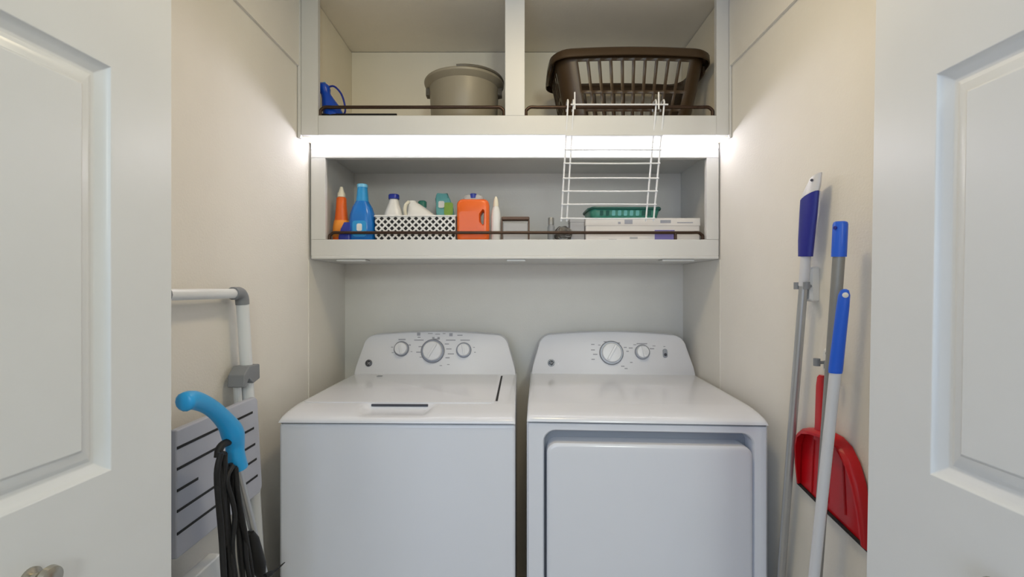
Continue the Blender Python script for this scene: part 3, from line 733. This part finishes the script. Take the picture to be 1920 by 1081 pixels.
bm = B(); loft(bm, [rrect(-.572, 1.262, z, a, b, .02) for z, a, b in ((0.002, .085, .05), (.03, .085, .05), (.05, .06, .035), (.062, .03, .02))]); obj('floor_head', bm, 'black', t, world=True)
obj('motor_housing', tube(B(), [pl(.20)+Vector((.0, -.012, 0)), pl(.225)+Vector((0, -.012, 0)), pl(.31)+Vector((0, -.012, 0)), pl(.34)+Vector((0, -.010, 0))], [.008, .015, .017, .010], 14), 'black', t, world=True)
obj('trigger', tube(B(), curve([hpnt(432, 826), hpnt(418, 832), hpnt(411, 842), hpnt(409, 856)], 4), .0078, 12), 'black', hd, world=True)
# strands of the hanging cord
top = hpnt(410, 850); strands = [
    [(418, 846), (413, 880), (418, 940), (422, 1000), (428, 1081), (434, 1200), (440, 1240)],
    [(414, 848), (407, 885), (410, 940), (416, 1010), (420, 1081), (430, 1220), (440, 1240)],
    [(420, 848), (424, 900), (426, 960), (432, 1020), (436, 1090), (438, 1180), (440, 1240)],
    [(436, 872), (426, 900), (440, 960), (436, 1030), (446, 1110), (452, 1190), (446, 1240)],
    [(440, 874), (440, 920), (446, 980), (450, 1040), (456, 1100), (456, 1190), (450, 1235)],
    [(438, 876), (438, 930), (456, 990), (462, 1050), (470, 1110), (466, 1200), (455, 1240)],
    [(413, 852), (406, 900), (414, 970), (419, 1040), (424, 1120), (432, 1210), (440, 1242)],
    [(422, 850), (420, 910), (424, 985), (429, 1050), (433, 1130), (436, 1200), (441, 1242)],
    [(432, 868), (434, 915), (447, 985), (452, 1045), (458, 1110), (458, 1190), (448, 1238)],
    [(442, 876), (447, 930), (460, 1000), (470, 1060), (476, 1120), (472, 1200), (458, 1240)]]
for k, s_ in enumerate(strands):
    P = []
    for j, (px, py) in enumerate(s_):
        X = -0.585 + .006*math.sin(k*2.1+j) + (0.004 if k % 2 else -0.004); P.append(atx(px, py, X))
    obj('cord', tube(B(), curve(P, 5), .0058 if k < 3 else .0050, 8), 'black', t, world=True, angle=60)
obj('plug', tube(B(), curve([atx(497, 1079, -.56), atx(510, 1072, -.555), atx(520, 1065, -.55), atx(534, 1053, -.545)], 4), [.0055, .006, .006, .006, .005, .004, .0035, .003, .0025, .002, .002, .0015, .001], 8), 'black', t, world=True)
obj('plug_cord', tube(B(), curve([atx(497, 1079, -.56), atx(488, 1110, -.57), atx(478, 1200, -.58)], 4), .004, 8), 'black', t, world=True)

# ------------------------------------------------------------------ brooms, clips and dustpan on the right wall
def line3(a, b, n=2): return [Vector(a)+(Vector(b)-Vector(a))*k/(n-1) for k in range(n)]
def ground(a, b): # extend a->b to the floor
    a, b = Vector(a), Vector(b); return a+(b-a)*((a.z-.03)/(a.z-b.z))
# pole with dark blue grip
a = atx(1511, 480, .741); b = atx(1463, 1081, .748); g0 = ground(a, b); g0.x = .756
t = thing('floor_mop', 'mop pole with a dark blue grip and white pointed tip, leftmost on the right wall', 'mop', (g0.x, g0.y, 0))
obj('pole', tube(B(), [a+(a-b).normalized()*.03, a+(b-a)*.5, g0], .0103, 14), 'alu', t, world=True)
obj('sleeve', tube(B(), [a, a+(b-a).normalized()*.075], .0116, 14), 'polew', t, world=True)
def gsec(px0, px1, py, X, th):
    p0, p1 = atx(px0, py, X), atx(px1, py, X); c = (p0+p1)/2; hw_ = (p0-p1).length/2; d = (p0-p1).normalized()
    return [c + d*hw_*math.cos(a_) + Vector((th*math.sin(a_), 0, 0)) for a_ in [2*math.pi*k/16 for k in range(16)]]
bm = B(); loft(bm, [gsec(1500, 1521, 480, .741, .013), gsec(1500, 1524, 450, .741, .014), gsec(1502, 1530, 400, .741, .014)])
# slanted end of the grip
gr = obj('grip', bm, 'navygrip', t, world=True); gr['label'] = 'dark blue grip'
bm = B(); c0 = gsec(1502, 1530, 400, .741, .014); ctop = []
p0, p1 = atx(1503, 378, .741), atx(1534, 356, .741)
for k in range(16):
    a_ = 2*math.pi*k/16; ctop.append((p0+p1)/2 + (p0-p1)/2*math.cos(a_) + Vector((.0135*math.sin(a_), 0, 0)))
loft(bm, [c0, ctop]); obj('grip_end', bm, 'navygrip', gr, world=True)
bm = B(); p2, p3 = atx(1520, 338, .745), atx(1540, 322, .745); ct2 = []; ct3 = []
for k in range(16):
    a_ = 2*math.pi*k/16; ct2.append((p2+p3)/2 + (p2-p3)/2*math.cos(a_) + Vector((.009*math.sin(a_), 0, 0)))
e3 = atx(1537, 321, .745)
mid0, mid1 = atx(1507, 366, .743), atx(1537, 344, .743)
ctm = [(mid0+mid1)/2 + (mid0-mid1)/2*math.cos(2*math.pi*k/16) + Vector((.013*math.sin(2*math.pi*k/16), 0, 0)) for k in range(16)]
loft(bm, [[q+Vector((0,0,.0004)) for q in ctop], ctm, ct2]); tp = obj('tip', bm, 'polew', t, world=True); tp['label'] = 'white pointed tip'
obj('hang_hole', tube(B(), [atx(1522, 337, .731), atx(1522, 337, .747)], .0035, 8), 'printd', tp, world=True)
obj('edge_strip', tube(B(), [atx(1522, 478, .748), atx(1526, 440, .748), atx(1532, 400, .748), atx(1536, 358, .748)], [.003, .004, .0045, .004], 8), 'polew', gr, world=True)
mh = B(); loft(mh, [rrect(g0.x-.016, g0.y-.02, z, a_, b_, .01) for z, a_, b_ in ((.001, .030, .10), (.02, .030, .10), (.034, .018, .03))]); obj('mop_head', mh, 'whitep', t, world=True)
# grey pole with royal blue cap
BXp = .716
a = atx(1576, 414, BXp); a2 = atx(1573, 478, BXp); b = atx(1531, 1081, BXp+.008); g0 = ground(a2, b)
t = thing('grey_broom', 'grey steel broom pole with a bright blue end cap, tallest behind the white pole', 'broom', (g0.x, g0.y, 0))
obj('pole', tube(B(), [a2, g0], .0118, 14), 'steel', t, world=True)
cp_ = obj('end_cap', tube(B(), [a2-(a-a2)*.04, a2+(a-a2)*.1, a2+(a-a2)*.9, a2+(a-a2)*.97, a], [.0145, .0147, .0145, .013, .009], 16), 'royal', t, world=True); cp_['label'] = 'bright blue end cap'
obj('hang_hole', tube(B(), [a2+(a-a2)*.80+Vector((-.0155, -.005, 0)), a2+(a-a2)*.80+Vector((0, 0, 0))], .004, 8), 'navygrip', cp_, world=True)
bm = B(); loft(bm, [rrect(g0.x-.018, g0.y, z, a_, b_, .008) for z, a_, b_ in ((.055, .012, .07), (.085, .022, .11), (.10, .02, .10), (.112, .013, .02))]); obj('broom_head', bm, 'royal', t, world=True)
bm = B(); loft(bm, [rrect(g0.x-.018, g0.y, z, a_, b_, .008) for z, a_, b_ in ((.001, .026, .12), (.056, .016, .095))]); obj('bristles', bm, 'black', t, world=True)
# white pole with long blue grip
CX0, CX1 = .684, .668
a = atx(1584, 541, CX0); a2 = atx(1566, 698, CX0-.003); b = atx(1526, 1081, CX1); g0 = ground(a2, b)
t = thing('white_broom', 'white broom pole with a long blue grip, nearest in front of the red dustpan', 'broom', (g0.x, g0.y, 0))
obj('pole', tube(B(), [a2+(a-a2)*.1, g0], .0108, 14), 'polew', t, world=True)
bm = B(); d = (a-a2)
rings = []
for u, r1, r2 in ((0, .0125, .0125), (.04, .0132, .013), (.5, .0128, .0115), (.8, .0135, .010), (.93, .0125, .009), (.985, .008, .007), (1, .003, .003)):
    c = a2+d*u; rings.append([c + Vector((r2*math.sin(2*math.pi*k/16), r1*math.cos(2*math.pi*k/16), 0)) for k in range(16)])
loft(bm, rings); gr = obj('grip', bm, 'royal', t, world=True); gr['label'] = 'long blue grip'
hc = a2+d*.93; obj('hang_eyelet', lathe(B(), [(.0055, 0), (.0055, .004), (.004, .005)], hc+Vector((-.0035, -.0085, 0)), 16, Vector((-.55, -.83, 0))), 'whitep', gr, world=True)
bm = B(); loft(bm, [rrect(g0.x-.03, g0.y-.02, z, a_, b_, .008) for z, a_, b_ in ((.001, .03, .12), (.05, .024, .11), (.08, .022, .10), (.1, .013, .02))]); obj('broom_head', bm, 'royal', t, world=True)
# wall clips
def clip(px, py, D, arm, label, bodyh=.044):
    c = Vector((XR, D, H-(py-540)*D/F))
    t = thing('tool_clip', label, 'clip', (c.x, c.y, c.z), group=None)
    bm = B(); loft(bm, [[Vector((XR-.0005-h, c.y+q.x, c.z+q.y)) for q in rrect(0, 0, 0, a_, b_, .006)] for h, a_, b_ in ((0, .018, bodyh), (.016, .018, bodyh), (.022, .013, bodyh-.006))])
    bd = obj('mount_plate', bm, 'whitep', t, world=True)
    obj('screw', lathe(B(), [(.004, 0), (.004, .001), (.002, .002)], (XR-.0225, c.y, c.z+bodyh*.6), 12, (-1, 0, 0)), 'steel', bd, world=True)
    for s in (-1, 1):
        y_ = c.y+s*.0195 - .010
        obj('arm', tube(B(), [(XR-.018, c.y+s*.008, c.z-.004), (XR-.030, y_, c.z-.005), (XR-.036, y_+arm*.2, c.z-.005)], .0038, 8), 'hinge', t, world=True)
        obj('roller', tube(B(), [(XR-.040, y_+arm*.2, c.z-.013), (XR-.040, y_+arm*.2, c.z+.005)], .0075, 12), 'hinge', t, world=True)
    return t
clip(1528, 532, 1.190, 0, 'white wall clip with grey rollers gripping the mop pole')
clip(1556, 676, 1.112, 0, 'wall clip with grey roller lower down behind the white broom pole', .030)
# dustpan
t = thing('dustpan', 'red plastic dustpan hanging flat against the right wall behind the poles', 'dustpan', (XR-.005, 1.115, .76))
x0 = XR-.006
out = [(1.243, .783), (1.242, .84), (1.236, .895), (1.222, .925), (1.200, .942), (1.165, .952), (1.12, .958), (1.080, .955), (1.052, .942), (1.028, .915), (1.010, .875), (.998, .82), (.993, .738)]
nb = len(out)
bm = B()
# back plate
prism(bm, [(x0-.002, y, z) for y, z in out], (.003, 0, 0)); body = obj('pan', bm, 'red', t, world=True)
# curled side wall
bm = B(); cyy, czz = 1.115, .80; rr_ = []
for k, (y, z) in enumerate(out):
    dy, dz = cyy-y, czz-z; l = math.hypot(dy, dz); dy, dz = dy/l, dz/l
    hgt = .028*math.sin(math.pi*min(1, max(0.0, (k+.8)/(nb+.6))))**.5+.002
    rr_.append([Vector((x0-.002, y, z)), Vector((x0-hgt*.7, y+dy*.003, z+dz*.003)), Vector((x0-hgt, y+dy*.010, z+dz*.010)), Vector((x0-hgt, y+dy*.016, z+dz*.016)), Vector((x0-hgt*.75, y+dy*.014, z+dz*.014)), Vector((x0-.004, y+dy*.010, z+dz*.010))])
loft(bm, rr_); obj('side_wall', bm, 'red', body, world=True, angle=50)
obj('lip', tube(B(), [(x0-.004, 1.243, .781), (x0-.006, 1.12, .759), (x0-.004, .993, .736)], .0042, 8), 'black', body, world=True)
for k, (ya, yb) in enumerate(((1.08, 1.07), (1.13, 1.13), (1.18, 1.19))):
    obj('rib', tube(B(), [(x0-.003, ya, .93), (x0-.003, yb, .78)], .0028, 6), 'red', body, world=True)
bm = B(); loft(bm, [[Vector((x0-.010+q.y, yc+q.x, z)) for q in rrect(0, 0, 0, a_, b_, .005)] for z, a_, b_, yc in ((.925, .020, .008, 1.142), (.965, .014, .009, 1.142), (1.06, .013, .008, 1.140), (1.082, .012, .007, 1.138), (1.088, .008, .005, 1.138))])
obj('handle', bm, 'red', t, world=True)
